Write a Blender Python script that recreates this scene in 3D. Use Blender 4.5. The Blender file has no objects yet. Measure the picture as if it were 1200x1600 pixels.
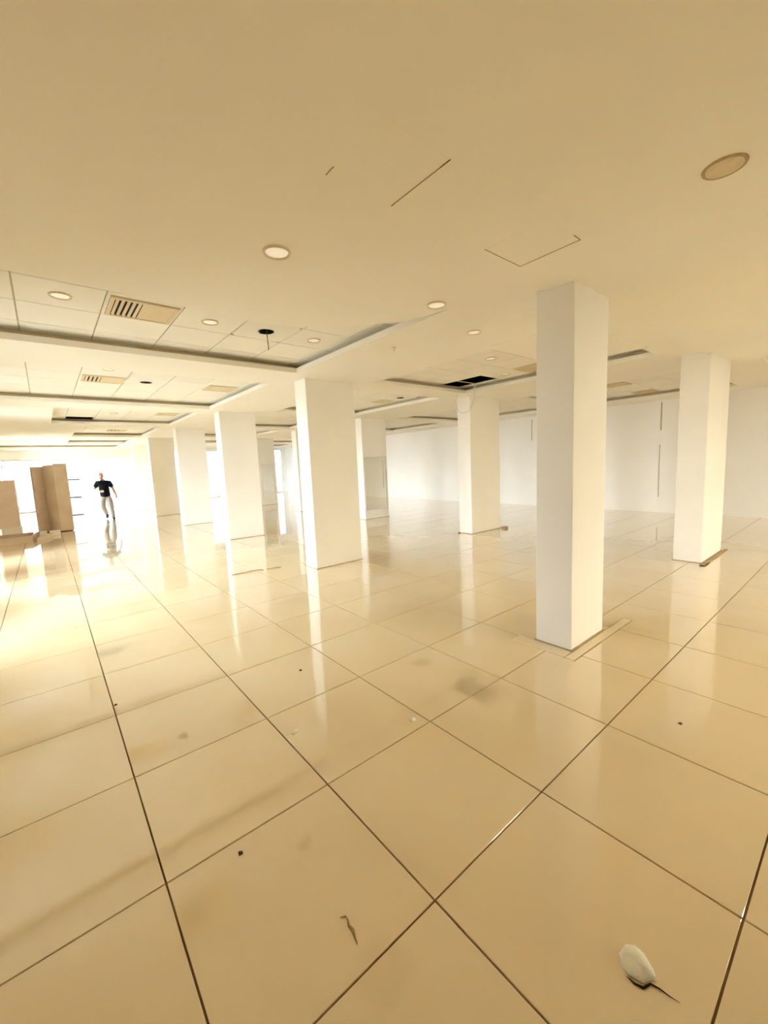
import bpy, bmesh, math, random
from mathutils import Vector, Matrix
random.seed(7)
S = bpy.context.scene
COL = S.collection
U = 0.77                     # one floor tile pitch in metres; lengths below are in tile pitches unless noted
H = 3.922                    # soffit height
HN = H - 0.035               # dropped ceiling above the entrance corner
ZT = 4.10                    # panel ceilings inside the coffers
XL, XR, YN, YF = -2.35, 16.55, -4.5, 34.0

# ------------------------------------------------------------------ camera
CAMP = Vector((-0.263, -0.2785, 2.1578))
yaw, pit, rol = 0.6855, 0.1178, 0.0436
fw = Vector((math.sin(yaw) * math.cos(pit), math.cos(yaw) * math.cos(pit), -math.sin(pit)))
rt = Vector((math.cos(yaw), -math.sin(yaw), 0)); dn = fw.cross(rt)
r2 = math.cos(rol) * rt + math.sin(rol) * dn; d2 = -math.sin(rol) * rt + math.cos(rol) * dn
cd = bpy.data.cameras.new('camera'); cam = bpy.data.objects.new('camera', cd); COL.objects.link(cam)
cd.sensor_fit = 'HORIZONTAL'; cd.sensor_width = 36; cd.lens = 36 * 640 / 1200
cd.clip_start = 0.02; cd.clip_end = 400
m = Matrix((r2, -d2, -fw)).transposed().to_4x4(); m.translation = CAMP * U
cam.matrix_world = m
S.camera = cam

# ------------------------------------------------------------------ world, daylight, exposure
W = bpy.data.worlds.new('overcast_sky'); S.world = W; W.use_nodes = True
bg = W.node_tree.nodes['Background']
bg.inputs[0].default_value = (0.86, 0.93, 1.0, 1); bg.inputs[1].default_value = 68.0
S.view_settings.view_transform = 'Standard'; S.view_settings.look = 'None'
S.view_settings.gamma = 1; S.view_settings.use_curve_mapping = False
S.view_settings.exposure = 0.0
S.cycles.use_denoising = True
S.cycles.max_bounces = 12; S.cycles.diffuse_bounces = 9; S.cycles.glossy_bounces = 5
S.cycles.transparent_max_bounces = 12
S.cycles.sample_clamp_indirect = 8
S.cycles.caustics_reflective = False; S.cycles.caustics_refractive = False
WIN_L = [(6.6, 7.7), (10.0, 11.3), (13.5, 15.2), (22.6, 24.6), (26.0, 28.2), (30.0, 33.0)]      # in the left wall, along y
WIN_E = [(5.4, 8.9), (9.05, 12.6), (12.75, 16.3)]                      # in the end wall, along x
WIN_FILL = [(5.9, 7.2), (12.8, 13.8)]                     # unseen openings added in the rear wall for warm fill light, along x
WIN_S = [(XL + .05, -.3), (-.25, 1.8), (1.85, 3.87)]                  # shopfront glazing in the recess under the bulkhead
WZ = (0.25, 3.45)
EZ = (0.03, 3.80)                                                    # end windows run from floor to soffit
def portal(loc, rot, sx, sy):
    l = bpy.data.lights.new('window_daylight_portal', 'AREA'); l.shape = 'RECTANGLE'; l.size = sx * U; l.size_y = sy * U
    l.cycles.is_portal = True
    o = bpy.data.objects.new('window_daylight_portal', l); COL.objects.link(o)
    o.location = Vector(loc) * U; o.rotation_euler = rot
for a, b in WIN_L:
    portal((XL - 0.3, (a + b) / 2, sum(WZ) / 2), (0, -math.pi / 2, 0), WZ[1] - WZ[0], b - a)

for a, b in WIN_FILL:
    portal(((a + b) / 2, YN - 0.35, sum(WZ) / 2), (math.pi / 2, 0, 0), b - a, WZ[1] - WZ[0])

portal(((XL + 3.9) / 2, YF + .9, 1.7), (-math.pi / 2, 0, 0), 3.8 - XL, 3.3)
for a, b in WIN_E:
    portal(((a + b) / 2, YF + 0.35, sum(EZ) / 2), (-math.pi / 2, 0, 0), b - a, EZ[1] - EZ[0])

# ------------------------------------------------------------------ materials
MATS = {}
def mat(name, col, rough=0.6, spec=0.5, var=0.0, scale=3.0, bump=0.0, bscale=60.0, metal=0.0, coat=0.0, col2=None, ior=1.5, rvar=0.0, objvar=0.0):
    M = bpy.data.materials.new(name); M.use_nodes = True; nt = M.node_tree; N = nt.nodes; L = nt.links
    p = N['Principled BSDF']
    p.inputs['Roughness'].default_value = rough; p.inputs['Metallic'].default_value = metal
    p.inputs['Specular IOR Level'].default_value = spec; p.inputs['IOR'].default_value = ior
    p.inputs['Coat Weight'].default_value = coat; p.inputs['Coat Roughness'].default_value = 0.035; p.inputs['Coat IOR'].default_value = 1.75
    p.inputs['Base Color'].default_value = (*col, 1)
    geo = N.new('ShaderNodeNewGeometry')
    if var > 0 or col2:
        nz = N.new('ShaderNodeTexNoise'); nz.inputs['Scale'].default_value = scale; nz.inputs['Detail'].default_value = 5
        L.new(geo.outputs['Position'], nz.inputs['Vector'])
        rp = N.new('ShaderNodeValToRGB'); L.new(nz.outputs['Fac'], rp.inputs['Fac'])
        c2 = col2 or tuple(c * (1 - var) for c in col)
        rp.color_ramp.elements[0].position = 0.3; rp.color_ramp.elements[1].position = 0.7
        rp.color_ramp.elements[0].color = (*c2, 1); rp.color_ramp.elements[1].color = (*col, 1)
        out = rp.outputs['Color']
        if objvar:
            oi = N.new('ShaderNodeObjectInfo'); mr = N.new('ShaderNodeMapRange')
            mr.inputs['To Min'].default_value = 1 - objvar; mr.inputs['To Max'].default_value = 1.0
            L.new(oi.outputs['Random'], mr.inputs['Value'])
            mx = N.new('ShaderNodeMix'); mx.data_type = 'RGBA'; mx.blend_type = 'MULTIPLY'; mx.inputs['Factor'].default_value = 1
            L.new(out, mx.inputs['A']); L.new(mr.outputs['Result'], mx.inputs['B']); out = mx.outputs['Result']
        L.new(out, p.inputs['Base Color'])
        if rvar:
            mr2 = N.new('ShaderNodeMapRange'); L.new(nz.outputs['Fac'], mr2.inputs['Value'])
            mr2.inputs['From Min'].default_value = 0.3; mr2.inputs['From Max'].default_value = 0.7
            mr2.inputs['To Min'].default_value = rough; mr2.inputs['To Max'].default_value = rough + rvar
            L.new(mr2.outputs['Result'], p.inputs['Roughness'])
    if bump > 0:
        bz = N.new('ShaderNodeTexNoise'); bz.inputs['Scale'].default_value = bscale; bz.inputs['Detail'].default_value = 3
        L.new(geo.outputs['Position'], bz.inputs['Vector'])
        bp = N.new('ShaderNodeBump'); bp.inputs['Strength'].default_value = bump; bp.inputs['Distance'].default_value = 0.01
        L.new(bz.outputs['Fac'], bp.inputs['Height']); L.new(bp.outputs['Normal'], p.inputs['Normal'])
    MATS[name] = M
    return M
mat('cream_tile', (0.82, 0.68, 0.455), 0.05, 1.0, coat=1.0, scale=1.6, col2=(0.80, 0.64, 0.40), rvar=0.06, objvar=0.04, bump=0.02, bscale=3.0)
def brown_spots(M, spots):  # blends small brownish spots into the tile colour
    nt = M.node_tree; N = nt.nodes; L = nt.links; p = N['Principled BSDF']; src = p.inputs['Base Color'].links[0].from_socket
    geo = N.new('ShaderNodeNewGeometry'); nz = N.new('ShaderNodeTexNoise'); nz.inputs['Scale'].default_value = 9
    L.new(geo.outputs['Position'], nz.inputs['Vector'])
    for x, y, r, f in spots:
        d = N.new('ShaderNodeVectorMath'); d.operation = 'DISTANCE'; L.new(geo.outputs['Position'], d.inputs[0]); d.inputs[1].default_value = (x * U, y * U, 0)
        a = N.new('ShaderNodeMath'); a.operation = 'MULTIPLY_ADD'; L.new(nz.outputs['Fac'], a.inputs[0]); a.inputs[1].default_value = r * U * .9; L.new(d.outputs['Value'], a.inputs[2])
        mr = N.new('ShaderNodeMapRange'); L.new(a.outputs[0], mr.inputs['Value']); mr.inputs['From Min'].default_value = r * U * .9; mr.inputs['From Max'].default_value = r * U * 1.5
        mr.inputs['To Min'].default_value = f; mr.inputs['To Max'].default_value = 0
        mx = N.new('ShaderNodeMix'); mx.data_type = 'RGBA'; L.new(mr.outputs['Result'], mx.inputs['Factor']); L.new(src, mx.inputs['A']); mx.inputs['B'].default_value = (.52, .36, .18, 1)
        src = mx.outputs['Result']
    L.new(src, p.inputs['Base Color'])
brown_spots(MATS['cream_tile'], [(2.67, 2.77, .12, .34), (2.84, 2.25, .15, .13), (2.62, 2.10, .15, .12), (2.95, 2.05, .12, .10), (.62, .95, .16, .18)])
mat('grout', (0.34, 0.23, 0.13), 0.9, 0.2, scale=1.1, col2=(0.07, 0.035, 0.022))
mat('wall_paint', (0.90, 0.89, 0.87), 0.6, 0.3, var=0.04, scale=1.2, bump=0.05, bscale=90)
mat('column_paint', (0.89, 0.87, 0.835), 0.6, 0.3, var=0.05, scale=1.4, bump=0.05, bscale=90)
mat('soffit_paint', (0.90, 0.88, 0.825), 0.7, 0.25, var=0.03, scale=0.8)
mat('panel_board', (0.90, 0.885, 0.84), 0.8, 0.2, var=0.04, scale=2.0, bump=0.1, bscale=140, objvar=0.04)
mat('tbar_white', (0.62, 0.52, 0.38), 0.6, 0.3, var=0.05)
mat('void_concrete', (0.06, 0.055, 0.05), 0.95, 0.1, var=0.3, scale=2)
mat('dirty_seam', (0.50, 0.37, 0.21), 0.8, 0.3, var=0.4, scale=6)
mat('plinth_tile', (0.80, 0.68, 0.47), 0.12, 0.6, var=0.06, scale=2)
mat('lamp_frost', (0.92, 0.91, 0.86), 0.4, 0.4, var=0.02)
e_ = MATS['lamp_frost'].node_tree.nodes['Principled BSDF']; e_.inputs['Emission Color'].default_value = (1, .93, .78, 1); e_.inputs['Emission Strength'].default_value = .32
mat('lamp_ring', (0.72, 0.62, 0.45), 0.45, 0.4, var=0.05)
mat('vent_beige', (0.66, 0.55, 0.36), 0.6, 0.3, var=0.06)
mat('black_can', (0.012, 0.011, 0.010), 0.8, 0.2, var=0.1)
mat('tan_disc', (0.72, 0.62, 0.45), 0.7, 0.3, var=0.15, scale=20)
mat('rim_brown', (0.52, 0.41, 0.26), 0.8, 0.2, var=0.3, scale=30)
mat('hatch_gap', (0.20, 0.13, 0.07), 0.9, 0.1, var=0.2)
mat('oak_board', (0.68, 0.56, 0.44), 0.5, 0.4, scale=3, col2=(0.60, 0.48, 0.36), bump=0.05)
mat('oak_dark', (0.55, 0.43, 0.33), 0.55, 0.4, scale=4, col2=(0.46, 0.35, 0.26), bump=0.05)
mat('oak_pink', (0.76, 0.63, 0.54), 0.5, 0.4, scale=3, col2=(0.70, 0.56, 0.46))
mat('white_laminate', (0.85, 0.84, 0.80), 0.35, 0.5, var=0.03)
mat('shelf_grey', (0.20, 0.20, 0.21), 0.35, 0.5, var=0.05)
mat('mirror_glass', (0.80, 0.80, 0.74), 0.03, 0.5, metal=1.0, var=0.03)
mat('skin', (0.52, 0.28, 0.23), 0.55, 0.4, var=0.1, scale=20)
mat('black_cotton', (0.006, 0.006, 0.008), 0.9, 0.1, var=0.2, scale=15)
mat('grey_trouser', (0.30, 0.285, 0.26), 0.85, 0.2, var=0.12, scale=12)
mat('shoe_black', (0.01, 0.01, 0.011), 0.5, 0.4, var=0.1)
mat('eye_dark', (0.02, 0.015, 0.012), 0.3, 0.5, var=0.1)
mat('paper_white', (0.95, 0.94, 0.88), 0.7, 0.3, var=0.1, scale=30, bump=0.15, bscale=80)
mat('crumb_dark', (0.12, 0.075, 0.03), 0.9, 0.2, var=0.3, scale=60)
mat('cable_white', (0.74, 0.70, 0.60), 0.5, 0.4, var=0.05)
mat('frame_white', (0.80, 0.81, 0.82), 0.4, 0.5, var=0.03)
mat('pavement', (0.86, 0.85, 0.83), 0.9, 0.2, var=0.06, scale=1.5)
def glass(name, tint):
    M = bpy.data.materials.new(name); M.use_nodes = True; nt = M.node_tree; N = nt.nodes
    N.remove(N['Principled BSDF']); o = N['Material Output']
    t = N.new('ShaderNodeBsdfTransparent'); t.inputs[0].default_value = (*tint, 1)
    g = N.new('ShaderNodeBsdfGlossy'); g.inputs['Roughness'].default_value = 0.02
    mx = N.new('ShaderNodeMixShader'); f = N.new('ShaderNodeFresnel'); f.inputs['IOR'].default_value = 1.3
    nt.links.new(f.outputs[0], mx.inputs[0]); nt.links.new(t.outputs[0], mx.inputs[1]); nt.links.new(g.outputs[0], mx.inputs[2])
    nt.links.new(mx.outputs[0], o.inputs[0]); MATS[name] = M
glass('window_glass', (0.93, 0.96, 0.97)); glass('filter_glass', (0.18, 0.18, 0.18)); glass('back_fill_glass', (0.86, 0.81, 0.70))  # second tint added to dim the sky, third to warm the rear fill

# ------------------------------------------------------------------ mesh helpers (tile units in, metres out)
class MB:
    def __init__(s): s.v = []; s.f = []
    def quad(s, *p):
        n = len(s.v); s.v += [tuple(q) for q in p]; s.f.append(tuple(range(n, n + len(p)))); return s
    def box(s, x0, x1, y0, y1, z0, z1):
        n = len(s.v)
        s.v += [(x0, y0, z0), (x1, y0, z0), (x1, y1, z0), (x0, y1, z0), (x0, y0, z1), (x1, y0, z1), (x1, y1, z1), (x0, y1, z1)]
        for q in ((0, 3, 2, 1), (4, 5, 6, 7), (0, 1, 5, 4), (1, 2, 6, 5), (2, 3, 7, 6), (3, 0, 4, 7)): s.f.append(tuple(n + i for i in q))
        return s
    def prism(s, pts, z0, z1):                    # pts counter-clockwise seen from above
        n = len(s.v); k = len(pts)
        s.v += [(x, y, z0) for x, y in pts] + [(x, y, z1) for x, y in pts]
        s.f.append(tuple(n + i for i in reversed(range(k)))); s.f.append(tuple(n + k + i for i in range(k)))
        for i in range(k): j = (i + 1) % k; s.f.append((n + i, n + j, n + k + j, n + k + i))
        return s
    def lathe(s, prof, seg=24, c=(0, 0, 0)):      # prof: (r, z) list
        n = len(s.v); k = len(prof)
        for i in range(seg):
            a = 2 * math.pi * i / seg
            for r, z in prof: s.v.append((c[0] + r * math.cos(a), c[1] + r * math.sin(a), c[2] + z))
        for i in range(seg):
            j = (i + 1) % seg
            for q in range(k - 1): s.f.append((n + i * k + q, n + j * k + q, n + j * k + q + 1, n + i * k + q + 1))
        return s
    def tube(s, path, r, seg=8):
        n = len(s.v); P = [Vector(p) for p in path]; k = len(P)
        for i, p in enumerate(P):
            t = (P[min(i + 1, k - 1)] - P[max(i - 1, 0)]).normalized()
            a = t.orthogonal().normalized() if i == 0 else (a - t * a.dot(t)).normalized()
            b = t.cross(a); rr = r[i] if isinstance(r, (list, tuple)) else r
            for j in range(seg):
                w = 2 * math.pi * j / seg; s.v.append(tuple(p + rr * (math.cos(w) * a + math.sin(w) * b)))
        for i in range(k - 1):
            for j in range(seg):
                j2 = (j + 1) % seg; s.f.append((n + i * seg + j, n + i * seg + j2, n + (i + 1) * seg + j2, n + (i + 1) * seg + j))
        s.f.append(tuple(n + j for j in reversed(range(seg)))); s.f.append(tuple(n + (k - 1) * seg + j for j in range(seg)))
        return s
    def mesh(s, name, smooth=False, bevel=0.0, fix=True):
        me = bpy.data.meshes.new(name); me.from_pydata([(x * U, y * U, z * U) for x, y, z in s.v], [], s.f); me.update()
        bm = bmesh.new(); bm.from_mesh(me)
        if bevel: bmesh.ops.bevel(bm, geom=[e for e in bm.edges], offset=bevel, segments=1, affect='EDGES')
        if fix: bmesh.ops.recalc_face_normals(bm, faces=bm.faces)
        bm.to_mesh(me); bm.free()
        if smooth:
            for p in me.polygons: p.use_smooth = True
        return me
def link(name, me, m, parent=None, loc=None, rot=None):
    o = bpy.data.objects.new(name, me); COL.objects.link(o)
    if me is not None and m and not me.materials: me.materials.append(MATS[m])
    if parent: o.parent = parent
    if loc is not None: o.location = Vector(loc) * U
    if rot is not None: o.rotation_euler = rot
    return o
def build(mb, name, m, parent=None, loc=None, rot=None, smooth=False, bevel=0.0, fix=True):
    return link(name, mb.mesh(name, smooth, bevel, fix), m, parent, loc, rot)
def tag(o, label=None, cat=None, group=None, kind=None):
    if label: o['label'] = label
    if cat: o['category'] = cat
    if group: o['group'] = group
    if kind: o['kind'] = kind
    return o
def struct(mb, name, m, parent=None, label=None, **k):
    o = build(mb, name, m, parent, **k)
    if parent is None: o['kind'] = 'structure'
    if label: o['label'] = label
    return o
def empty(name, loc=(0, 0, 0), rz=0):
    o = bpy.data.objects.new(name, None); COL.objects.link(o); o.location = Vector(loc) * U; o.rotation_euler = (0, 0, rz)
    o.empty_display_size = 0.1
    return o
def copy_tree(o, parent=None):
    c = o.copy(); COL.objects.link(c)
    if parent: c.parent = parent
    for ch in list(o.children): copy_tree(ch, c)
    return c
def proj(p):
    d = Vector(p) - CAMP; z = d.dot(fw)
    if z < 0.05: return None
    return 600 + 640 * d.dot(r2) / z, 800 + 640 * d.dot(d2) / z

# ------------------------------------------------------------------ floor: every tile its own slab
fl = struct(MB().box(XL - 0.6, XR + 0.6, YN - 0.6, YF + 1.2, -0.25, -0.012), 'floor', 'grout', label='glossy cream tiled floor with dark brown joints')
def inview(x, y, z, mg=60):
    q = [proj((x + a, y + b, z)) for a in (0, .5, 1) for b in (0, .5, 1)]
    q = [p for p in q if p]
    if not q: return False
    return any(-mg < p[0] < 1200 + mg and -mg < p[1] < 1600 + mg for p in q)
g = 0.0045
tile_me = MB().box(g, 1 - g, g, 1 - g, -0.02, 0).mesh('floor_tile', bevel=0.0016)
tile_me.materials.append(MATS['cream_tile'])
for v in tile_me.vertices: v.co -= Vector((0.5, 0.5, 0)) * U
cells = [(i, j) for i in range(-3, 17) for j in range(-5, 35)]
vis = sorted([c for c in cells if inview(c[0], c[1], 0)], key=lambda c: (c[0] + .5 - CAMP.x) ** 2 + (c[1] + .5 - CAMP.y) ** 2)
near = set(vis[:300]); rest = MB()
for c in cells:
    ta, tb = random.gauss(0, 0.0011), random.gauss(0, 0.0011)
    if c in near:
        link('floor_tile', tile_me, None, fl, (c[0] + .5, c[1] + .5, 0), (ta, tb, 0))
    else:
        x, y = c
        z = lambda a, b: tb * -a + ta * b
        p = [(x + .5 + a, y + .5 + b, z(a, b)) for a, b in ((-.5 + g, -.5 + g), (.5 - g, -.5 + g), (.5 - g, .5 - g), (-.5 + g, .5 - g))]
        rest.quad(*p)
        lo = [(q[0], q[1], -0.02) for q in p]
        for k in range(4): rest.quad(p[k], lo[k], lo[(k + 1) % 4], p[(k + 1) % 4])
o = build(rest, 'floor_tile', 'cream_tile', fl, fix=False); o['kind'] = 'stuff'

# ------------------------------------------------------------------ walls
TOP = 4.95
def wall_with_openings(name, axis, pos, t, a0, a1, openings, label):
    mb = MB(); cuts = sorted(openings); a = a0
    def put(p, q, z0, z1):
        if axis == 'x': mb.box(pos, pos + t, p, q, z0, z1)
        else: mb.box(p, q, pos, pos + t, z0, z1)
    for p, q in cuts:
        put(a, p, 0, TOP); put(p, q, 0, WZ[0]); put(p, q, WZ[1], TOP); a = q
    put(a, a1, 0, TOP)
    return struct(mb, name, 'wall_paint', label=label)
wall_with_openings('wall_left', 'x', XL - 0.3, 0.3, YN - .3, YF + 1.0, WIN_L, 'white side wall with a row of tall windows')
struct(MB().box(XR, XR + .3, YN - .3, 16.15, 0, TOP), 'wall_right', 'wall_paint', label='plain white side wall behind the columns')
struct(MB().box(XR + .08, XR + .3, 16.15, YF + .7, 0, TOP), 'wall_right_far', 'wall_paint', label='far stretch of white side wall set slightly back')
wall_with_openings('wall_rear', 'y', YN - .3, .3, XL - .3, XR + .3, WIN_FILL, 'white wall with added warm tinted windows for fill light')
# end wall: windows on the right, a shallow white recess under a bulkhead on the left
mb = MB(); mb.box(XL, 3.9, YF, YF + .3, 3.36, TOP); mb.box(3.9, 5.4, YF, YF + .3, 0, TOP)
a = 5.4
for p, q in WIN_E:
    if p > a: mb.box(a, p, YF, YF + .3, 0, TOP)
    mb.box(p, q, YF, YF + .3, 0, EZ[0]); mb.box(p, q, YF, YF + .3, EZ[1], TOP); a = q
mb.box(a, XR + .3, YF, YF + .3, 0, TOP)
struct(mb, 'wall_end', 'wall_paint', label='white end wall with bulkhead and tall windows')
mb = MB(); mb.box(3.9, 4.1, YF + .3, YF + .95, 0, 3.6); mb.box(XL, 4.1, YF + .3, YF + .95, 3.36, 3.6)
struct(mb, 'wall_recess', 'wall_paint', label='white reveal of the shopfront recess under the bulkhead')
struct(MB().box(XR - .02, XR, 4.745, 4.775, 2.9, 3.86), 'trim_1', 'rim_brown', label='upper dark slot in the white side wall')
struct(MB().box(XR - .012, XR, 4.77, 4.785, .56, 2.4), 'trim_2', 'dirty_seam', label='thin lower seam in the white side wall')
struct(MB().box(XR - .015, XR, 9.70, 9.72, 2.88, 3.8), 'trim_3', 'dirty_seam', label='thin slot high on the side wall beyond the column')
def window(n, axis, a, b, y0=YF, gm='window_glass', zz=WZ, w=0.09):
    if axis == 'x':
        bx = lambda p, q, z0, z1, d0, d1: (XL - .3 + d0, XL - .3 + d1, p, q, z0, z1)
    else:
        bx = lambda p, q, z0, z1, d0, d1: (p, q, y0 + d0, y0 + d1, z0, z1)
    mb = MB(); z0, z1 = zz
    for r in ((a, b, z0, z0 + w), (a, b, z1 - w, z1), (a, a + w, z0 + w, z1 - w), (b - w, b, z0 + w, z1 - w)): mb.box(*bx(*r, .08, .2))
    k = 2
    for i in range(1, k):
        c = a + (b - a) * i / k; mb.box(*bx(c - w / 2, c + w / 2, z0 + w, z1 - w, .08, .2))
    o = struct(mb, 'window_%d' % n, 'frame_white', label='added tall window of warm tinted glass for fill light' if gm[0] == 'b' else 'tall white framed window with a tint added to dim the sky' if gm[0] == 'f' else 'tall white framed window letting in daylight')
    for i in range(k):
        p = a + (b - a) * i / k + w * .6; q = a + (b - a) * (i + 1) / k - w * .6
        build(MB().box(*bx(p, q, z0 + w, z1 - w, .135, .145)), 'pane', gm, o)
n = 0
for a, b in WIN_L: n += 1; window(n, 'x', a, b)
for a, b in WIN_E: n += 1; window(n, 'y', a, b, YF, 'filter_glass', EZ, .06)
for a, b in WIN_S: n += 1; window(n, 'y', a, b, YF + .55, 'filter_glass', (0.0, 3.36), .05)
for a, b in WIN_FILL: n += 1; window(n, 'y', a, b, YN - .3, 'back_fill_glass')
struct(MB().box(-60, 60, YF + 1.2, 90, -.3, -.05).box(-60, XL - .6, -40, YF + 1.2, -.3, -.05).box(XL - .6, 60, -40, YN - .6, -.3, -.05), 'pavement', 'pavement', label='pale pavement outside the windows')

# ------------------------------------------------------------------ ceiling: soffit with coffers
A0 = -1.9
COFF = dict(
    A1=(A0, 3.6, 2.5, 6.87), A2=(A0, 3.6, 8.1, 12.15), A3=(0.09, 3.57, 13.1, 17.0), A4=(.85, 3.5, 18.2, 22.5), A5=(.83, 3.45, 23.6, 27.2), A6=(-2.1, 3.5, 28.6, 31.6),
    B1=(5.53, 8.68, 2.5, 6.98), B2=(5.53, 8.6, 7.85, 11.95), B3=(5.53, 8.6, 13.1, 17.1), B4=(5.53, 8.6, 18.2, 22.3), B5=(5.53, 8.6, 23.6, 27.2), B6=(5.53, 8.6, 28.6, 31.8),
    C0=(11.0, 15.35, -3.2, 1.43), C1=(11.0, 15.4, 2.5, 6.9), C2=(11.0, 15.2, 7.8, 12.4), C3=(11.0, 15.1, 13.3, 17.4), C4=(11.0, 15.1, 18.4, 22.4), C5=(11.0, 15.1, 23.6, 27.3), C6=(11.0, 15.1, 28.6, 31.8))
xs = sorted({XL, XR + .08} | {v for c in COFF.values() for v in c[:2]}); ys = sorted({YN, YF + .3} | {v for c in COFF.values() for v in c[2:]})
def inc(x, y): return any(c[0] < x < c[1] and c[2] < y < c[3] for c in COFF.values())
sol = {(i, j): not inc((xs[i] + xs[i + 1]) / 2, (ys[j] + ys[j + 1]) / 2) for i in range(len(xs) - 1) for j in range(len(ys) - 1)}
mb = MB(); zb, zt = H, H + .085
for (i, j), s in sol.items():
    if not s: continue
    x0, x1, y0, y1 = xs[i], xs[i + 1], ys[j], ys[j + 1]
    mb.quad((x0, y0, zb), (x0, y1, zb), (x1, y1, zb), (x1, y0, zb)); mb.quad((x0, y0, zt), (x1, y0, zt), (x1, y1, zt), (x0, y1, zt))
    for di, dj, e in ((-1, 0, ((x0, y0), (x0, y1))), (1, 0, ((x1, y1), (x1, y0))), (0, -1, ((x1, y0), (x0, y0))), (0, 1, ((x0, y1), (x1, y1)))):
        if not sol.get((i + di, j + dj), True):
            (a, b), (c, d) = e; mb.quad((a, b, zb), (a, b, zt), (c, d, zt), (c, d, zb))
ceil = struct(mb, 'ceiling', 'soffit_paint', label='cream plaster ceiling with recessed panelled coffers', fix=False)
build(MB().box(XL - .3, XR + .4, YN - .3, YF + 1.0, TOP, TOP + .2), 'roof_slab', 'void_concrete', ceil)
k = (HN - CAMP.z) / (H - CAMP.z)
def sc(p): return (CAMP.x + (p[0] - CAMP.x) * k, CAMP.y + (p[1] - CAMP.y) * k)
edge = [(10.75, 1.72), (9.3, 1.95), (8.2, 2.05), (6.1, 1.94), (4.86, 1.86), (4.30, 1.95), (4.06, 2.18), (3.80, 2.62), (3.60, 3.05), (3.54, 3.4), (3.42, 3.72), (3.05, 4.09), (2.75, 4.34), (2.45, 4.53), (2.1, 4.65), (1.7, 4.66), (.85, 4.60), (.16, 4.56), (-2.6, 4.55)]
near_poly = [(XL, YN), (10.75, YN)] + [sc(p) for p in edge[:-1]] + [(XL, sc(edge[-1])[1])]
build(MB().prism(near_poly, HN, H + .04), 'dropped_soffit', 'soffit_paint', ceil)
build(MB().prism([(5.4, 2.4), (7.85, 2.4), (7.84, 2.9), (7.72, 3.2), (7.5, 3.5), (7.2, 3.74), (6.8, 3.84), (5.4, 3.87)], H - .004, H + .06), 'soffit_infill', 'soffit_paint', ceil)

PP = 0.775
PH = dict(A1=(-.31, 5.85), A2=(-.31, 9.5), A3=(-.31, 16.55), A4=(2.0, 20.8), B1=(7.86, 5.87), B2=(7.86, 9.5), C1=(12.2, 4.35))
MISSING = {('B1', 7.86, 5.87), ('B1', 7.86, 6.645), ('A3', .465, 16.55)}
HOLES = {('A1', 2.4, 5.46), ('A2', 1.63, 9.89), ('B2', 8.25, 9.11)}
gp = .007
pan_me = MB().box(-PP / 2 + gp, PP / 2 - gp, -PP / 2 + gp, PP / 2 - gp, 0, .02).mesh('ceiling_panel', bevel=.003)
pan_me.materials.append(MATS['panel_board'])
def holed_panel(r):
    mb = MB(); n = 32; h = PP / 2 - gp; zz = (0, .02); rings = []
    for z in zz:
        inn, out = [], []
        for i in range(n):
            a = 2 * math.pi * (i + .5) / n; c, s = math.cos(a), math.sin(a); f = h / max(abs(c), abs(s))
            inn.append((r * c, r * s, z)); out.append((f * c, f * s, z))
        rings.append((inn, out))
    for i in range(n):
        j = (i + 1) % n
        mb.quad(rings[0][0][i], rings[0][0][j], rings[0][1][j], rings[0][1][i]); mb.quad(rings[1][0][j], rings[1][0][i], rings[1][1][i], rings[1][1][j])
        mb.quad(rings[0][0][j], rings[0][0][i], rings[1][0][i], rings[1][0][j])
    return mb.mesh('ceiling_panel', fix=False)
hole_me = holed_panel(.115); hole_me.materials.append(MATS['panel_board'])
SINGLE = {'A1', 'A2', 'A3', 'B1', 'B2', 'C1', 'C2'}
for key, (x0, x1, y0, y1) in COFF.items():
    px, py = PH.get(key, (x0 + .1, y0 + .1))
    i0 = math.floor((x0 - .2 - px) / PP); i1 = math.ceil((x1 + .2 - px) / PP); j0 = math.floor((y0 - .2 - py) / PP); j1 = math.ceil((y1 + .2 - py) / PP)
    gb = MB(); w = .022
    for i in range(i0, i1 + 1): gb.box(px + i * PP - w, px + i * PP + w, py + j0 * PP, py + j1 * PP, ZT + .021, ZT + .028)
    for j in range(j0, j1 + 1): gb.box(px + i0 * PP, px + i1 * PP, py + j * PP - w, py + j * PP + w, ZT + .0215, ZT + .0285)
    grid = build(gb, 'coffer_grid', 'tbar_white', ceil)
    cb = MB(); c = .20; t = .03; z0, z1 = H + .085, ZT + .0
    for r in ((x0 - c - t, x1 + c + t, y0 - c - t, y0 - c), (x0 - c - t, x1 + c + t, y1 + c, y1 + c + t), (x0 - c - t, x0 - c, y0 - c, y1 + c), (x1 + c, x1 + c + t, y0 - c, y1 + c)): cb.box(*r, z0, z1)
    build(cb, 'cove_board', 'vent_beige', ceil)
    rb = MB()
    for i in range(i0, i1):
        for j in range(j0, j1):
            cx, cy = px + (i + .5) * PP, py + (j + .5) * PP
            if any(k == key and abs(a - cx + PP / 2) < .1 and abs(b - cy + PP / 2) < .1 for k, a, b in MISSING): continue
            holed = any(k == key and abs(a - cx) < .3 and abs(b - cy) < .3 for k, a, b in HOLES)
            show = inview(cx - .5, cy - .5, ZT, 5)
            if holed or (key in SINGLE and show): link('ceiling_panel', hole_me if holed else pan_me, None, grid, (cx, cy, ZT))
            else: rb.box(cx - PP / 2 + gp, cx + PP / 2 - gp, cy - PP / 2 + gp, cy + PP / 2 - gp, ZT, ZT + .02)
    if rb.v:
        o = build(rb, 'ceiling_panel', 'panel_board', grid); o['kind'] = 'stuff'

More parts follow.
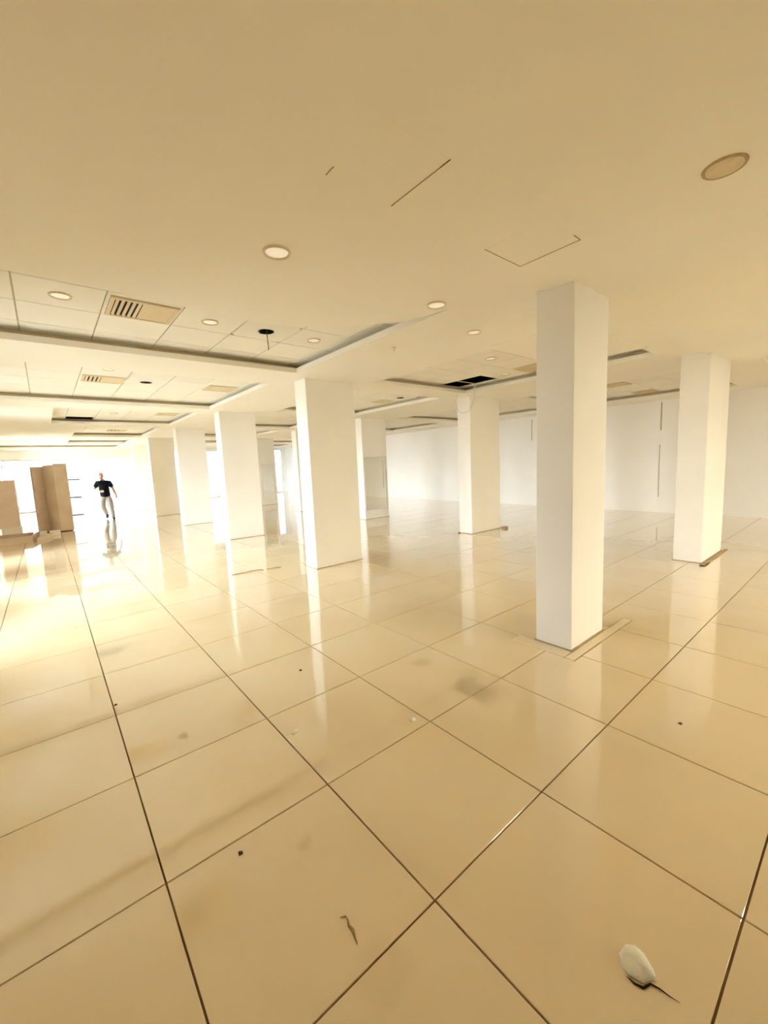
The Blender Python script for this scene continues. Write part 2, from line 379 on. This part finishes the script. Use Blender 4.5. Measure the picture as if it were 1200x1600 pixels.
# ------------------------------------------------------------------ columns
COLS = [
    ((4.03, 4.83, 1.80, 2.22), 'slim white column with an inlaid tile border at its foot, under the dropped ceiling edge', 1),
    ((3.96, 5.15, 7.20, 7.66), 'broad white column at the corner of the coffer with the open round hole', 0),
    ((3.96, 5.08, 12.5, 12.95), 'white column with thin floor cracks before it, second in the long row past the slim column', 0),
    ((3.93, 5.03, 17.68, 18.13), 'white column third in the long row past the slim column', 0),
    ((3.87, 5.0, 22.95, 23.4), 'white column fourth in the long row, level with the walking man', 0),
    ((3.95, 5.05, 28.2, 28.65), 'white column last in the long row, near the bulkhead end wall', 0),
    ((9.22, 10.7, 1.82, 2.28), 'broad white column with dark skirting strips at its foot, before the blank side wall', 2),
    ((9.16, 10.55, 7.23, 7.69), 'white column with a white cable loop dangling at its top', 0),
    ((9.25, 10.45, 12.5, 12.95), 'white column carrying a large square mirror, behind the broad one', 0),
    ((9.2, 10.4, 17.7, 18.15), 'white column mostly hidden behind the broad column of the long row', 0),
    ((9.45, 10.5, 23.0, 23.45), 'distant white column carrying a small mirror before the end windows', 0),
    ((9.3, 10.5, 28.2, 28.65), 'most distant white column by the end windows, no mirror', 0)]
for (x0, x1, y0, y1), lab, kind in COLS:
    cx, cy = (x0 + x1) / 2, (y0 + y1) / 2; a, b = (x1 - x0) / 2, (y1 - y0) / 2
    e = empty('column', (cx, cy, 0)); tag(e, lab, 'column', 'white columns of the hall')
    build(MB().box(-a, a, -b, b, 0.004, H + .03), 'shaft', 'column_paint', e, bevel=.006)
    s = .016
    build(MB().box(-a - s, a + s, -b - s, b + s, -.001, .012), 'base_seam', 'dirty_seam', e)
    if kind == 1:
        for r in ((-a - .19, a + .55, -b - .125, -b - .03), (-a - .19, -a - .03, -b - .02, b + .2)):
            build(MB().box(*r, -.004, .006), 'border_tile', 'plinth_tile', e, bevel=.002)
        for r in ((-a - .2, a + .57, -b - .138, -b - .125), (-a - .2, a + .57, -b - .03, -b - .016)):
            build(MB().box(*r, -.004, .003), 'border_joint', 'dirty_seam', e)
    if kind == 2:
        build(MB().box(-a - .22, a * .2 - .72, -b - .10, -b - .02, -.002, .02), 'skirting_strip', 'dirty_seam', e)
        build(MB().box(-a - .22, a + .12, -b - .10, -b - .03, -.002, .016), 'skirting_strip', 'dirty_seam', e)

def mirror(x0, x1, y, z0, z1, lab):
    e = empty('wall_mirror', ((x0 + x1) / 2, y, z0)); tag(e, lab, 'mirror'); a = (x1 - x0) / 2; h = z1 - z0
    build(MB().box(-a, a, -.014, -.006, 0, h), 'glass', 'mirror_glass', e)
    build(MB().box(-a - .012, a + .012, -.006, -.001, -.012, h + .012), 'backing', 'frame_white', e)
mirror(9.33, 10.33, 12.5, .36, 2.42, 'large square mirror sheet fixed flat on the column')
mirror(9.62, 10.33, 23.0, .36, 2.38, 'small distant mirror sheet fixed on the column by the end windows')

# ------------------------------------------------------------------ ceiling fittings
def downlight(x, y, z, r, lab, grp=None):
    e = empty('downlight', (x, y, z)); tag(e, lab, 'ceiling light', grp)
    build(MB().lathe([(r * .80, -.004), (r * .84, -.016), (r * .95, -.018), (r, -.008), (r, .0)], 32), 'trim_ring', 'lamp_ring', e, smooth=True)
    build(MB().lathe([(0.0001, -.006), (r * .5, -.007), (r * .81, -.005)], 32), 'diffuser', 'lamp_frost', e, smooth=True)
    return e
downlight(1.372, 2.94, HN, .112, 'round white downlight in the dropped ceiling, alone beyond the larger hatch')
downlight(3.30, 3.00, HN, .112, 'round white downlight by the curved edge of the dropped ceiling')
downlight(.075, 5.46, ZT, .105, 'round white downlight in a ceiling panel, left of the open-slot vent')
downlight(1.625, 5.46, ZT, .105, 'round white downlight in a ceiling panel between the vent and the open hole')
downlight(3.175, 5.46, ZT, .105, 'beige round downlight in the corner panel beside the open hole')
downlight(4.56, 3.47, H, .10, 'faint round downlight on the plain soffit beside the slim column')
downlight(6.68, 4.72, ZT, .11, 'round downlight in the coffer with missing panels, by its near edge')
downlight(8.24, 5.45, ZT, .11, 'round downlight beside the black missing-panel opening')
downlight(.85, 8.9, ZT, .10, 'faint round downlight in the second coffer near its vent')
downlight(1.63, 15.25, ZT, .11, 'small round downlight in the third coffer beyond the black slot')
def open_hole(x, y, z, lab, wire):
    e = empty('open_light_hole', (x, y, z)); tag(e, lab, 'light hole')
    build(MB().lathe([(.114, -.003), (.112, .0), (.112, .22), (.0001, .22)], 28), 'can', 'black_can', e, smooth=True)
    if wire: build(MB().tube([(.02, -.01, .2), (.025, 0, .05), (.03, .02, -.06), (.055, .06, -.16), (.06, .07, -.23)], .006), 'wire', 'crumb_dark', e, smooth=True)
open_hole(2.39, 5.46, ZT, 'black open round lamp hole with a short wire hanging from it', True)
open_hole(1.627, 9.888, ZT, 'black open round lamp hole in the second coffer between two vents', False)
open_hole(8.247, 9.112, ZT, 'black open round lamp hole behind the broad column, next to a vent', False)
def vent(x, y, z, sx, sy, lab, ns=11, shut=5, frame='vent_beige'):
    e = empty('ceiling_vent', (x, y, z)); tag(e, lab, 'vent'); a, b = sx / 2, sy / 2; w = .045
    fb = MB()
    for r in ((-a, a, -b, -b + w), (-a, a, b - w, b), (-a, -a + w, -b + w, b - w), (a - w, a, -b + w, b - w)): fb.box(*r, -.02, -.001)
    build(fb, 'frame', frame, e)
    build(MB().box(-a + w * .5, a - w * .5, -b + w * .5, b - w * .5, -.004, -.0015), 'back_plate', 'black_can', e)
    p = (sx - 2 * w) / ns
    for i in range(ns):
        hw = p * (.27 if i < shut else .49); c = -a + w + (i + .5) * p
        build(MB().box(-hw, hw, -b + w, b - w, -.003, .003), 'slat', frame, e, (c, 0, -.013), (0, .35 if i < shut else .08, 0))
vent(.852, 5.49, ZT, .70, .62, 'beige ceiling vent with open black slots between two downlights')
vent(.855, 9.89, ZT, .70, .62, 'beige ceiling vent in the second coffer beside its open hole', 9, 4)
vent(3.18, 9.89, ZT, .66, .60, 'beige ceiling vent in the corner of the second coffer', 9, 2)
vent(3.1, 15.0, ZT, .6, .6, 'pale ceiling vent in the corner of the third coffer', 7, 2)
vent(2.38, 21.2, ZT, .72, .7, 'grey slotted ceiling vent in the fourth coffer', 5, 4)
vent(8.24, 4.71, ZT, .70, .62, 'beige ceiling vent in the coffer with missing panels, near its edge', 9, 4)
vent(8.15, 9.89, ZT, .5, .55, 'beige ceiling vent behind the broad column, next to an open hole', 7, 3)
vent(12.55, 4.72, ZT, .62, .62, 'ceiling vent with dark slots over the far bay, further from the wall', 7, 5)
vent(14.9, 4.75, ZT, .62, .62, 'ceiling vent with dark slots close to the blank side wall', 7, 5)
def hatch(x0, x1, y0, y1, lab, tilt, gaps):
    cx, cy = (x0 + x1) / 2, (y0 + y1) / 2; a, b = (x1 - x0) / 2, (y1 - y0) / 2
    e = empty('access_hatch', (cx, cy, HN)); tag(e, lab, 'access hatch')
    build(MB().box(-a, a, -b, b, -.0006, .004), 'panel', 'soffit_paint', e, rot=tilt)
    for (p, q, r, s, m_) in gaps:
        build(MB().box(p * a - .003, q * a + .003, r * b - .003, s * b + .003, -.004, -.001), 'gap', m_, e)
hatch(1.23, 1.74, 1.43, 1.95, 'larger access hatch with one open dark edge in the dropped ceiling', (0, 0, 0), [(1.01, 1.01, -1, -.7, 'hatch_gap'), (1.01, 1.01, -.7, 1, 'dirty_seam'), (-1.01, -1.01, .7, 1, 'rim_brown')])
hatch(2.76, 3.28, 1.40, 1.94, 'smaller access hatch with a brown edge beside the slim column', (0, 0, 0), [(-1, 1, 1.01, 1.01, 'rim_brown'), (1.01, 1.01, -1, 1, 'dirty_seam'), (.6, 1, -1.01, -1.01, 'dirty_seam')])
e = empty('ceiling_speaker', (3.18, .463, HN)); tag(e, 'tan round ceiling cover with a darker rim, apart from the lamps', 'ceiling speaker')
build(MB().lathe([(.0001, -.012), (.07, -.012), (.095, -.010)], 32), 'grille', 'tan_disc', e, smooth=True)
build(MB().lathe([(.095, -.008), (.10, -.012), (.112, -.009), (.116, 0)], 32), 'rim', 'rim_brown', e, smooth=True)
e = empty('sprinkler_head', (4.09, 4.63, H)); tag(e, 'tiny brass sprinkler head on the plain soffit', 'sprinkler')
build(MB().lathe([(.0001, -.005), (.035, -.005), (.038, 0)], 16), 'escutcheon', 'tan_disc', e, smooth=True)
build(MB().lathe([(.0001, -.045), (.02, -.045), (.02, -.04), (.008, -.035), (.008, -.005)], 12), 'nozzle', 'tan_disc', e, smooth=True)
pts = []
ctl = [(8.62, 6.60, ZT + .03), (8.60, 6.62, 4.0), (8.72, 6.74, 3.80), (8.76, 6.86, 3.55), (8.70, 6.98, 3.43), (8.60, 7.06, 3.42), (8.48, 7.10, 3.52), (8.42, 7.10, 3.72), (8.44, 7.04, H - .004)]
for i in range(len(ctl) - 1):
    p0, p1, p2, p3 = [Vector(ctl[max(0, min(len(ctl) - 1, i + d))]) for d in (-1, 0, 1, 2)]
    for s in range(6):
        t = s / 6; pts.append(.5 * ((2 * p1) + (p2 - p0) * t + (2 * p0 - 5 * p1 + 4 * p2 - p3) * t * t + (3 * p1 - p0 - 3 * p2 + p3) * t ** 3))
pts.append(Vector(ctl[-1]))
tag(build(MB().tube(pts, .010), 'dangling_cable', 'cable_white', smooth=True), 'thin white cable looping down from the missing panels', 'cable')

# ------------------------------------------------------------------ display units by the end of the hall
e = empty('display_cabinet', (-.1, 20.6, 0)); tag(e, 'tall oak display cabinet with open angled side and three grey shelves', 'cabinet')
def board(p, q, t, z0, z1):                        # upright board between two floor points, thickness t away from the camera
    d = (Vector(q) - Vector(p)).normalized(); nrm = Vector((-d.y, d.x)) * t
    P = [Vector(p), Vector(q), Vector(q) + nrm, Vector(p) + nrm]
    return MB().prism([(v.x, v.y) for v in P], z0, z1)
build(board((-.53, -.15), (-.20, .35), .05, .03, 2.60), 'side_board', 'oak_dark', e)  # darker oak copy puts the shade on this side into its colour
build(board((-.20, .35), (.12, -.05), .05, .03, 2.66), 'back_board', 'oak_board', e)
build(board((.12, -.05), (.53, -.12), .12, .03, 2.71), 'front_board', 'oak_board', e)
build(board((-.50, .05), (.50, .0), .5, .0, .03), 'base', 'shoe_black', e)
for z in (2.05, 1.325, .60): build(MB().box(.40, .93, .05, .42, z - .022, z + .022), 'shelf', 'shelf_grey', e)
build(MB().box(.40, .46, .0, .45, .03, 2.68), 'shelf_upright', 'oak_board', e)
e = empty('counter_unit', (-1.5, 21.3, 0)); tag(e, 'low pinkish wooden unit on a white base beside the tall cabinet', 'cabinet')
build(MB().box(-.35, .30, 0, .5, .27, 2.14), 'body', 'oak_pink', e, bevel=.01)
build(MB().box(-.27, .33, -.04, .5, 0, .30), 'plinth', 'white_laminate', e, bevel=.01)
for x, z in ((.26, 1.55), (.28, .98)): build(MB().prism([(x, -.012), (x + .05, -.012), (x + .05, 0), (x, 0)], z, z + .09), 'tape', 'white_laminate', e)
e = empty('wooden_tray', (-1.25, 18.6, 0)); tag(e, 'shallow open wooden drawer lying on the floor before the cabinet', 'drawer')
build(MB().box(-.55, .45, -.45, .75, .0, .03), 'bottom', 'oak_dark', e)
build(MB().box(-.55, .45, -.48, -.43, 0, .22), 'side', 'oak_board', e); build(MB().box(-.55, .45, .72, .77, 0, .22), 'side', 'oak_dark', e)
build(board((.45, -.45), (.62, .75), .05, 0, .22), 'side', 'oak_dark', e); build(board((-.58, -.43), (-.56, .77), .05, 0, .22), 'side', 'shoe_black', e)
tag(build(MB().prism([(-.70, 18.12), (-.26, 19.15), (-.38, 19.35), (-.62, 18.8)], .0, .13), 'wooden_offcut', 'oak_board'), 'pointed wooden board leaning flat beside the open drawer', 'board')
tag(build(MB().box(-.66, -.42, 19.52, 19.95, .0, .17), 'white_box', 'white_laminate', bevel=.01), 'small white block on the floor before the tall cabinet', 'box')
tag(build(MB().box(-.35, -.02, 19.6, 19.95, .0, .15), 'white_box', 'white_laminate', bevel=.01), 'wider white block on the floor under the cabinet front', 'box')

# ------------------------------------------------------------------ litter on the floor
def scrap(name, lab, cat, x, y, pts, h, m, rz=0):
    bm = bmesh.new(); n = len(pts); ring = [bm.verts.new((p[0] * U, p[1] * U, (.002 + h * random.random() * .5) * U)) for p in pts]
    top = [bm.verts.new((p[0] * U * .6, p[1] * U * .6, (.004 + h * (.6 + .4 * random.random())) * U)) for p in pts]
    c = bm.verts.new((0, 0, h * U)); low = [bm.verts.new((p[0] * U * .95, p[1] * U * .95, 0.0003)) for p in pts]
    for i in range(n):
        j = (i + 1) % n
        bm.faces.new((ring[i], ring[j], top[j], top[i])); bm.faces.new((top[i], top[j], c)); bm.faces.new((low[j], low[i], ring[i])); bm.faces.new((low[j], ring[i], ring[j]))
    bm.faces.new(list(reversed(low)))
    bmesh.ops.recalc_face_normals(bm, faces=bm.faces)
    me = bpy.data.meshes.new(name); bm.to_mesh(me); bm.free()
    for p in me.polygons: p.use_smooth = True
    return tag(link(name, me, m, None, (x, y, 0), (0, 0, rz)), lab, cat)
# petal shaped white wrapper: a cupped sheet with thickness, its lower rim lifted, and a thin black tube standing in for its shadow
e = empty('white_wrapper', (1.44, .25, 0)); tag(e, 'white petal-shaped scrap with a dark strip as its shadow, lying on the tiles', 'scrap')
OUT = [(1.486, .312), (1.4271, .3165), (1.3926, .2934), (1.3778, .2649), (1.3944, .2112), (1.4329, .1912), (1.4456, .1745), (1.4732, .1992), (1.5085, .2448), (1.5119, .2827)]
OUT = [Vector((x - 1.44, y - .25)) for x, y in OUT]; no = len(OUT); mb = MB(); rings = []
for f, z in ((.93, .0005), (1.0, .010), (.80, .020), (.52, .027), (.22, .029)):
    rings.append([(p.x * f, p.y * f, z + .003 * math.sin(2.3 * i)) if f < .93 else (p.x * f, p.y * f, z) for i, p in enumerate(OUT)])
mb.v = [v for r in rings for v in r]
for r in range(4):
    for i in range(no): mb.f.append((r * no + i, r * no + (i + 1) % no, (r + 1) * no + (i + 1) % no, (r + 1) * no + i))
mb.f.append(tuple(4 * no + i for i in range(no))); mb.f.append(tuple(reversed(range(no))))
build(mb, 'petal', 'paper_white', e, smooth=True)
SHD = [(1.3713, .2657), (1.37, .2334), (1.3808, .2067), (1.4162, .1928), (1.426, .1625), (1.429, .1281), (1.4363, .0958)]
build(MB().tube([(x - 1.44, y - .25, .005) for x, y in SHD], [.001, .004, .005, .004, .003, .002, .0006]), 'shadow_strip', 'black_can', e, smooth=True)
scrap('paper_scrap', 'small white paper scrap near a crossing of floor joints', 'scrap', 1.905, 2.115, [(-.03, -.02), (.02, -.03), (.035, .01), (.01, .03), (-.025, .02)], .012, 'paper_white')
scrap('paper_scrap', 'tiny rolled white paper scrap, the smaller of the two', 'scrap', 1.09, 2.655, [(-.03, -.008), (.03, -.012), (.032, .01), (-.028, .012)], .014, 'paper_white', .5)
grp = 'dark crumbs on the floor'
for (x, y), lab in (((.36, 1.9), 'tiny brown crumb alone on a tile near the wrinkled fibre'), ((3.42, .62), 'tiny brown crumb on the tiles between the columns and the wrapper'),
                    ((.02, 4.2), 'brown crumb beside a floor joint in the pale tiles'), ((1.62, 3.55), 'tiny crumb in the middle of a pale tile')):
    scrap('crumb', lab, 'crumb', x, y, [(-.012, -.01), (.012, -.012), (.014, .008), (-.008, .014)], .008, 'crumb_dark')
tag(build(MB().tube([(.60, 1.245, .004), (.625, 1.232, .004), (.622, 1.21, .006), (.612, 1.185, .006), (.618, 1.16, .004), (.606, 1.125, .003), (.600, 1.10, .003)], [.002, .0025, .003, .006, .006, .004, .001]), 'fibre', 'dirty_seam', smooth=True), 'thin wrinkled brown fibre lying on the tiles', 'fibre')
tag(build(MB().tube([(2.50, 8.16, .01), (2.75, 8.12, .014), (2.98, 8.10, .02), (3.06, 8.02, .03), (3.12, 8.0, .012)], .010), 'thin_stick', 'dirty_seam', smooth=True), 'thin bent brown stick on the floor before the columns', 'stick')
tag(build(MB().tube([(3.2, 8.04, .01), (3.36, 7.98, .02), (3.5, 7.96, .012)], .010), 'thin_stick', 'dirty_seam', smooth=True), 'short brown stick at the end of the bent one', 'stick')
scrap('crumb', 'small black crumb at the foot of the column with the cable loop', 'crumb', 9.02, 7.6, [(-.03, -.02), (.03, -.025), (.025, .02), (-.02, .03)], .03, 'crumb_dark')
tag(build(MB().box(10.45, 10.62, 6.99, 7.13, 0, .06), 'brown_block', 'dirty_seam', bevel=.008), 'small brown block at the foot of the column with the cable loop', 'block')

# ------------------------------------------------------------------ the walking man (metres, x to his left as seen, -y towards the camera)
def skinmesh(name, chains, sub=2, remesh=0.0, extra=None):
    me = bpy.data.meshes.new(name); V = []; E = []; R = []; idx = {}
    for ch in chains:
        prev = None
        for (p, r) in ch:
            key = tuple(round(c, 4) for c in p)
            if key not in idx: idx[key] = len(V); V.append(p); R.append(r)
            i = idx[key]
            if prev is not None and prev != i: E.append((prev, i))
            prev = i
    me.from_pydata(V, E, []); o = bpy.data.objects.new(name, me); COL.objects.link(o)
    o.modifiers.new('skin', 'SKIN')
    if not me.skin_vertices:
        bm = bmesh.new(); bm.from_mesh(me); bm.verts.layers.skin.verify(); bm.to_mesh(me); bm.free()
    sv = me.skin_vertices[0].data
    for i, r in enumerate(R): sv[i].radius = (r, r) if not isinstance(r, tuple) else r
    sv[0].use_root = True
    s = o.modifiers.new('sub', 'SUBSURF'); s.levels = sub; s.render_levels = sub
    bpy.context.view_layer.update()
    dg = bpy.context.evaluated_depsgraph_get(); nm = bpy.data.meshes.new_from_object(o.evaluated_get(dg))
    bpy.data.objects.remove(o); bpy.data.meshes.remove(me)
    bm = bmesh.new(); bm.from_mesh(nm)
    if extra: extra(bm)
    bm.to_mesh(nm); bm.free()
    if remesh:
        o = bpy.data.objects.new('tmp', nm); COL.objects.link(o); md = o.modifiers.new('r', 'REMESH'); md.mode = 'VOXEL'; md.voxel_size = remesh
        sm = o.modifiers.new('s', 'SMOOTH'); sm.iterations = 2; sm.factor = .5
        bpy.context.view_layer.update(); dg = bpy.context.evaluated_depsgraph_get()
        n2 = bpy.data.meshes.new_from_object(o.evaluated_get(dg)); bpy.data.objects.remove(o); nm = n2
    for p in nm.polygons: p.use_smooth = True
    nm.name = name
    return nm
J = dict(pelvis=(0, 0, .90), belly=(-.005, -.01, 1.08), chest=(-.02, -.02, 1.30), collar=(-.04, -.02, 1.44), neck=(-.055, -.03, 1.52), head=(-.075, -.045, 1.62),
         shR=(-.20, -.02, 1.405), elR=(-.325, .02, 1.16), wrR=(-.17, -.20, 1.10), shL=(.165, -.02, 1.395), elL=(.275, .03, 1.13), wrL=(.345, -.03, .89),
         hpR=(-.095, 0, .87), knR=(-.13, -.03, .50), anR=(-.02, .32, .20), hpL=(.095, 0, .87), knL=(.135, -.10, .485), anL=(.165, -.13, .085))
def handchain(w, d, side, curl, up):
    w = Vector(w); d = Vector(d).normalized(); side = Vector(side).normalized(); up = Vector(up).normalized(); out = []
    palm = w + d * .075
    out.append([(tuple(w), .027), (tuple(w + d * .04), (.036)), (tuple(palm), .034)])
    for k, (o, l) in enumerate(((-.030, .072), (-.010, .082), (.010, .077), (.030, .060))):
        b = palm + side * o; p1 = b + d * l * .45 + up * curl * l * .15; p2 = p1 + d * l * .32 + up * curl * l * .3; p3 = p2 + d * l * .2 + up * curl * l * .35
        out.append([(tuple(palm), .034), (tuple(b + d * .01), .0105), (tuple(p1), .0095), (tuple(p2), .009), (tuple(p3), .008)])
    b = w + d * .03 - side * .03
    out.append([(tuple(w + d * .04), .036), (tuple(b), .013), (tuple(b + d * .035 - side * .022 + up * .01), .011), (tuple(b + d * .062 - side * .025 + up * .018), .0095)])
    return out
def headparts(bm):
    c = Vector((-.078, -.05, 1.655))
    def blob(p, s, u=14, v=10):
        r = bmesh.ops.create_uvsphere(bm, u_segments=u, v_segments=v, radius=1)
        for w in r['verts']: w.co = Vector((w.co.x * s[0] * 1.1, w.co.y * s[1] * 1.05, w.co.z * s[2] * 1.08)) + Vector(p)
    blob(c + Vector((0, .01, .03)), (.080, .098, .092), 20, 14); blob(c + Vector((0, -.022, -.045)), (.063, .072, .078), 18, 12)
    blob(c + Vector((0, -.085, -.055)), (.034, .022, .022)); blob(c + Vector((0, -.098, -.008)), (.013, .02, .026)); blob(c + Vector((0, -.106, -.024)), (.019, .016, .012))
    blob(c + Vector((0, -.088, -.048)), (.026, .012, .006)); blob(c + Vector((0, -.078, .035)), (.05, .018, .012))
    for s in (-1, 1): blob(c + Vector((s * .082, .01, -.005)), (.012, .022, .034))
HB = handchain(J['wrR'], (.9, -.35, -.05), (0, -.3, 1), .8, (0, -1, -.1))
HL = handchain(J['wrL'], (.02, -.12, -1), (0, 1, 0), .5, (-1, 0, 0))
body = [[(J['pelvis'], .11), (J['belly'], .11), (J['chest'], .115), (J['collar'], .06), (J['neck'], .052), (J['head'], .06)],
        [(J['collar'], .06), (J['shR'], .052), (J['elR'], .043), (J['wrR'], .029)], [(J['collar'], .06), (J['shL'], .052), (J['elL'], .043), (J['wrL'], .029)],
        [(J['pelvis'], .12), (J['hpR'], .088), (J['knR'], .056), (J['anR'], .036)], [(J['pelvis'], .12), (J['hpL'], .088), (J['knL'], .056), (J['anL'], .036)]]
mx, my = 1.93, 23.9
man = empty('person', (mx, my, 0), -math.atan2(mx - CAMP.x, my - CAMP.y)); man.scale = (1.0, 1.0, 1.0)
tag(man, 'bald person in black t-shirt and grey trousers walking, one forearm across the belly', 'person')
bodym = skinmesh('body', body + [HB[0]] + HB[1:] + HL, 2, .007, headparts)
link('body', bodym, 'skin', man)
sh = [[((0, 0, .83), .17), ((0, 0, .95), .178), ((-.005, -.01, 1.08), .172), ((-.02, -.02, 1.28), .18), ((-.035, -.02, 1.42), .115), ((-.05, -.025, 1.475), .085), ((-.055, -.03, 1.515), .075)],
      [((-.035, -.02, 1.42), .115), (J['shR'], .088), ((-.29, 0, 1.23), .082)], [((-.035, -.02, 1.42), .115), (J['shL'], .088), ((.245, .012, 1.21), .078)]]
link('t_shirt', skinmesh('t_shirt', sh, 2), 'black_cotton', man)
tr = [[((0, 0, .96), .155), (J['pelvis'], .16)], [(J['pelvis'], .16), (J['hpR'], .132), (J['knR'], .100), ((-.05, .22, .28), .078), ((-.03, .30, .20), .072)], [(J['pelvis'], .16), (J['hpL'], .132), (J['knL'], .098), ((.162, -.125, .14), .074), ((.164, -.128, .07), .070)]]
link('trousers', skinmesh('trousers', tr, 2), 'grey_trouser', man)
def shoe(a, t):
    return skinmesh('shoe', [[(a, .058), (tuple(Vector(a).lerp(Vector(t), .45)), .058), (t, .044)]], 2)
link('shoe', shoe((-.015, .35, .20), (-.03, .25, .04)), 'shoe_black', man)
link('shoe', shoe((.165, -.10, .058), (.19, -.30, .04)), 'shoe_black', man)
c = Vector((-.078, -.05, 1.655))
for s in (-1, 1):
    bm = bmesh.new(); bmesh.ops.create_uvsphere(bm, u_segments=10, v_segments=8, radius=.011)
    me = bpy.data.meshes.new('eye'); bm.to_mesh(me); bm.free()
    o = link('eye', me, 'eye_dark', man); o.location = c + Vector((s * .032, -.083, .012))
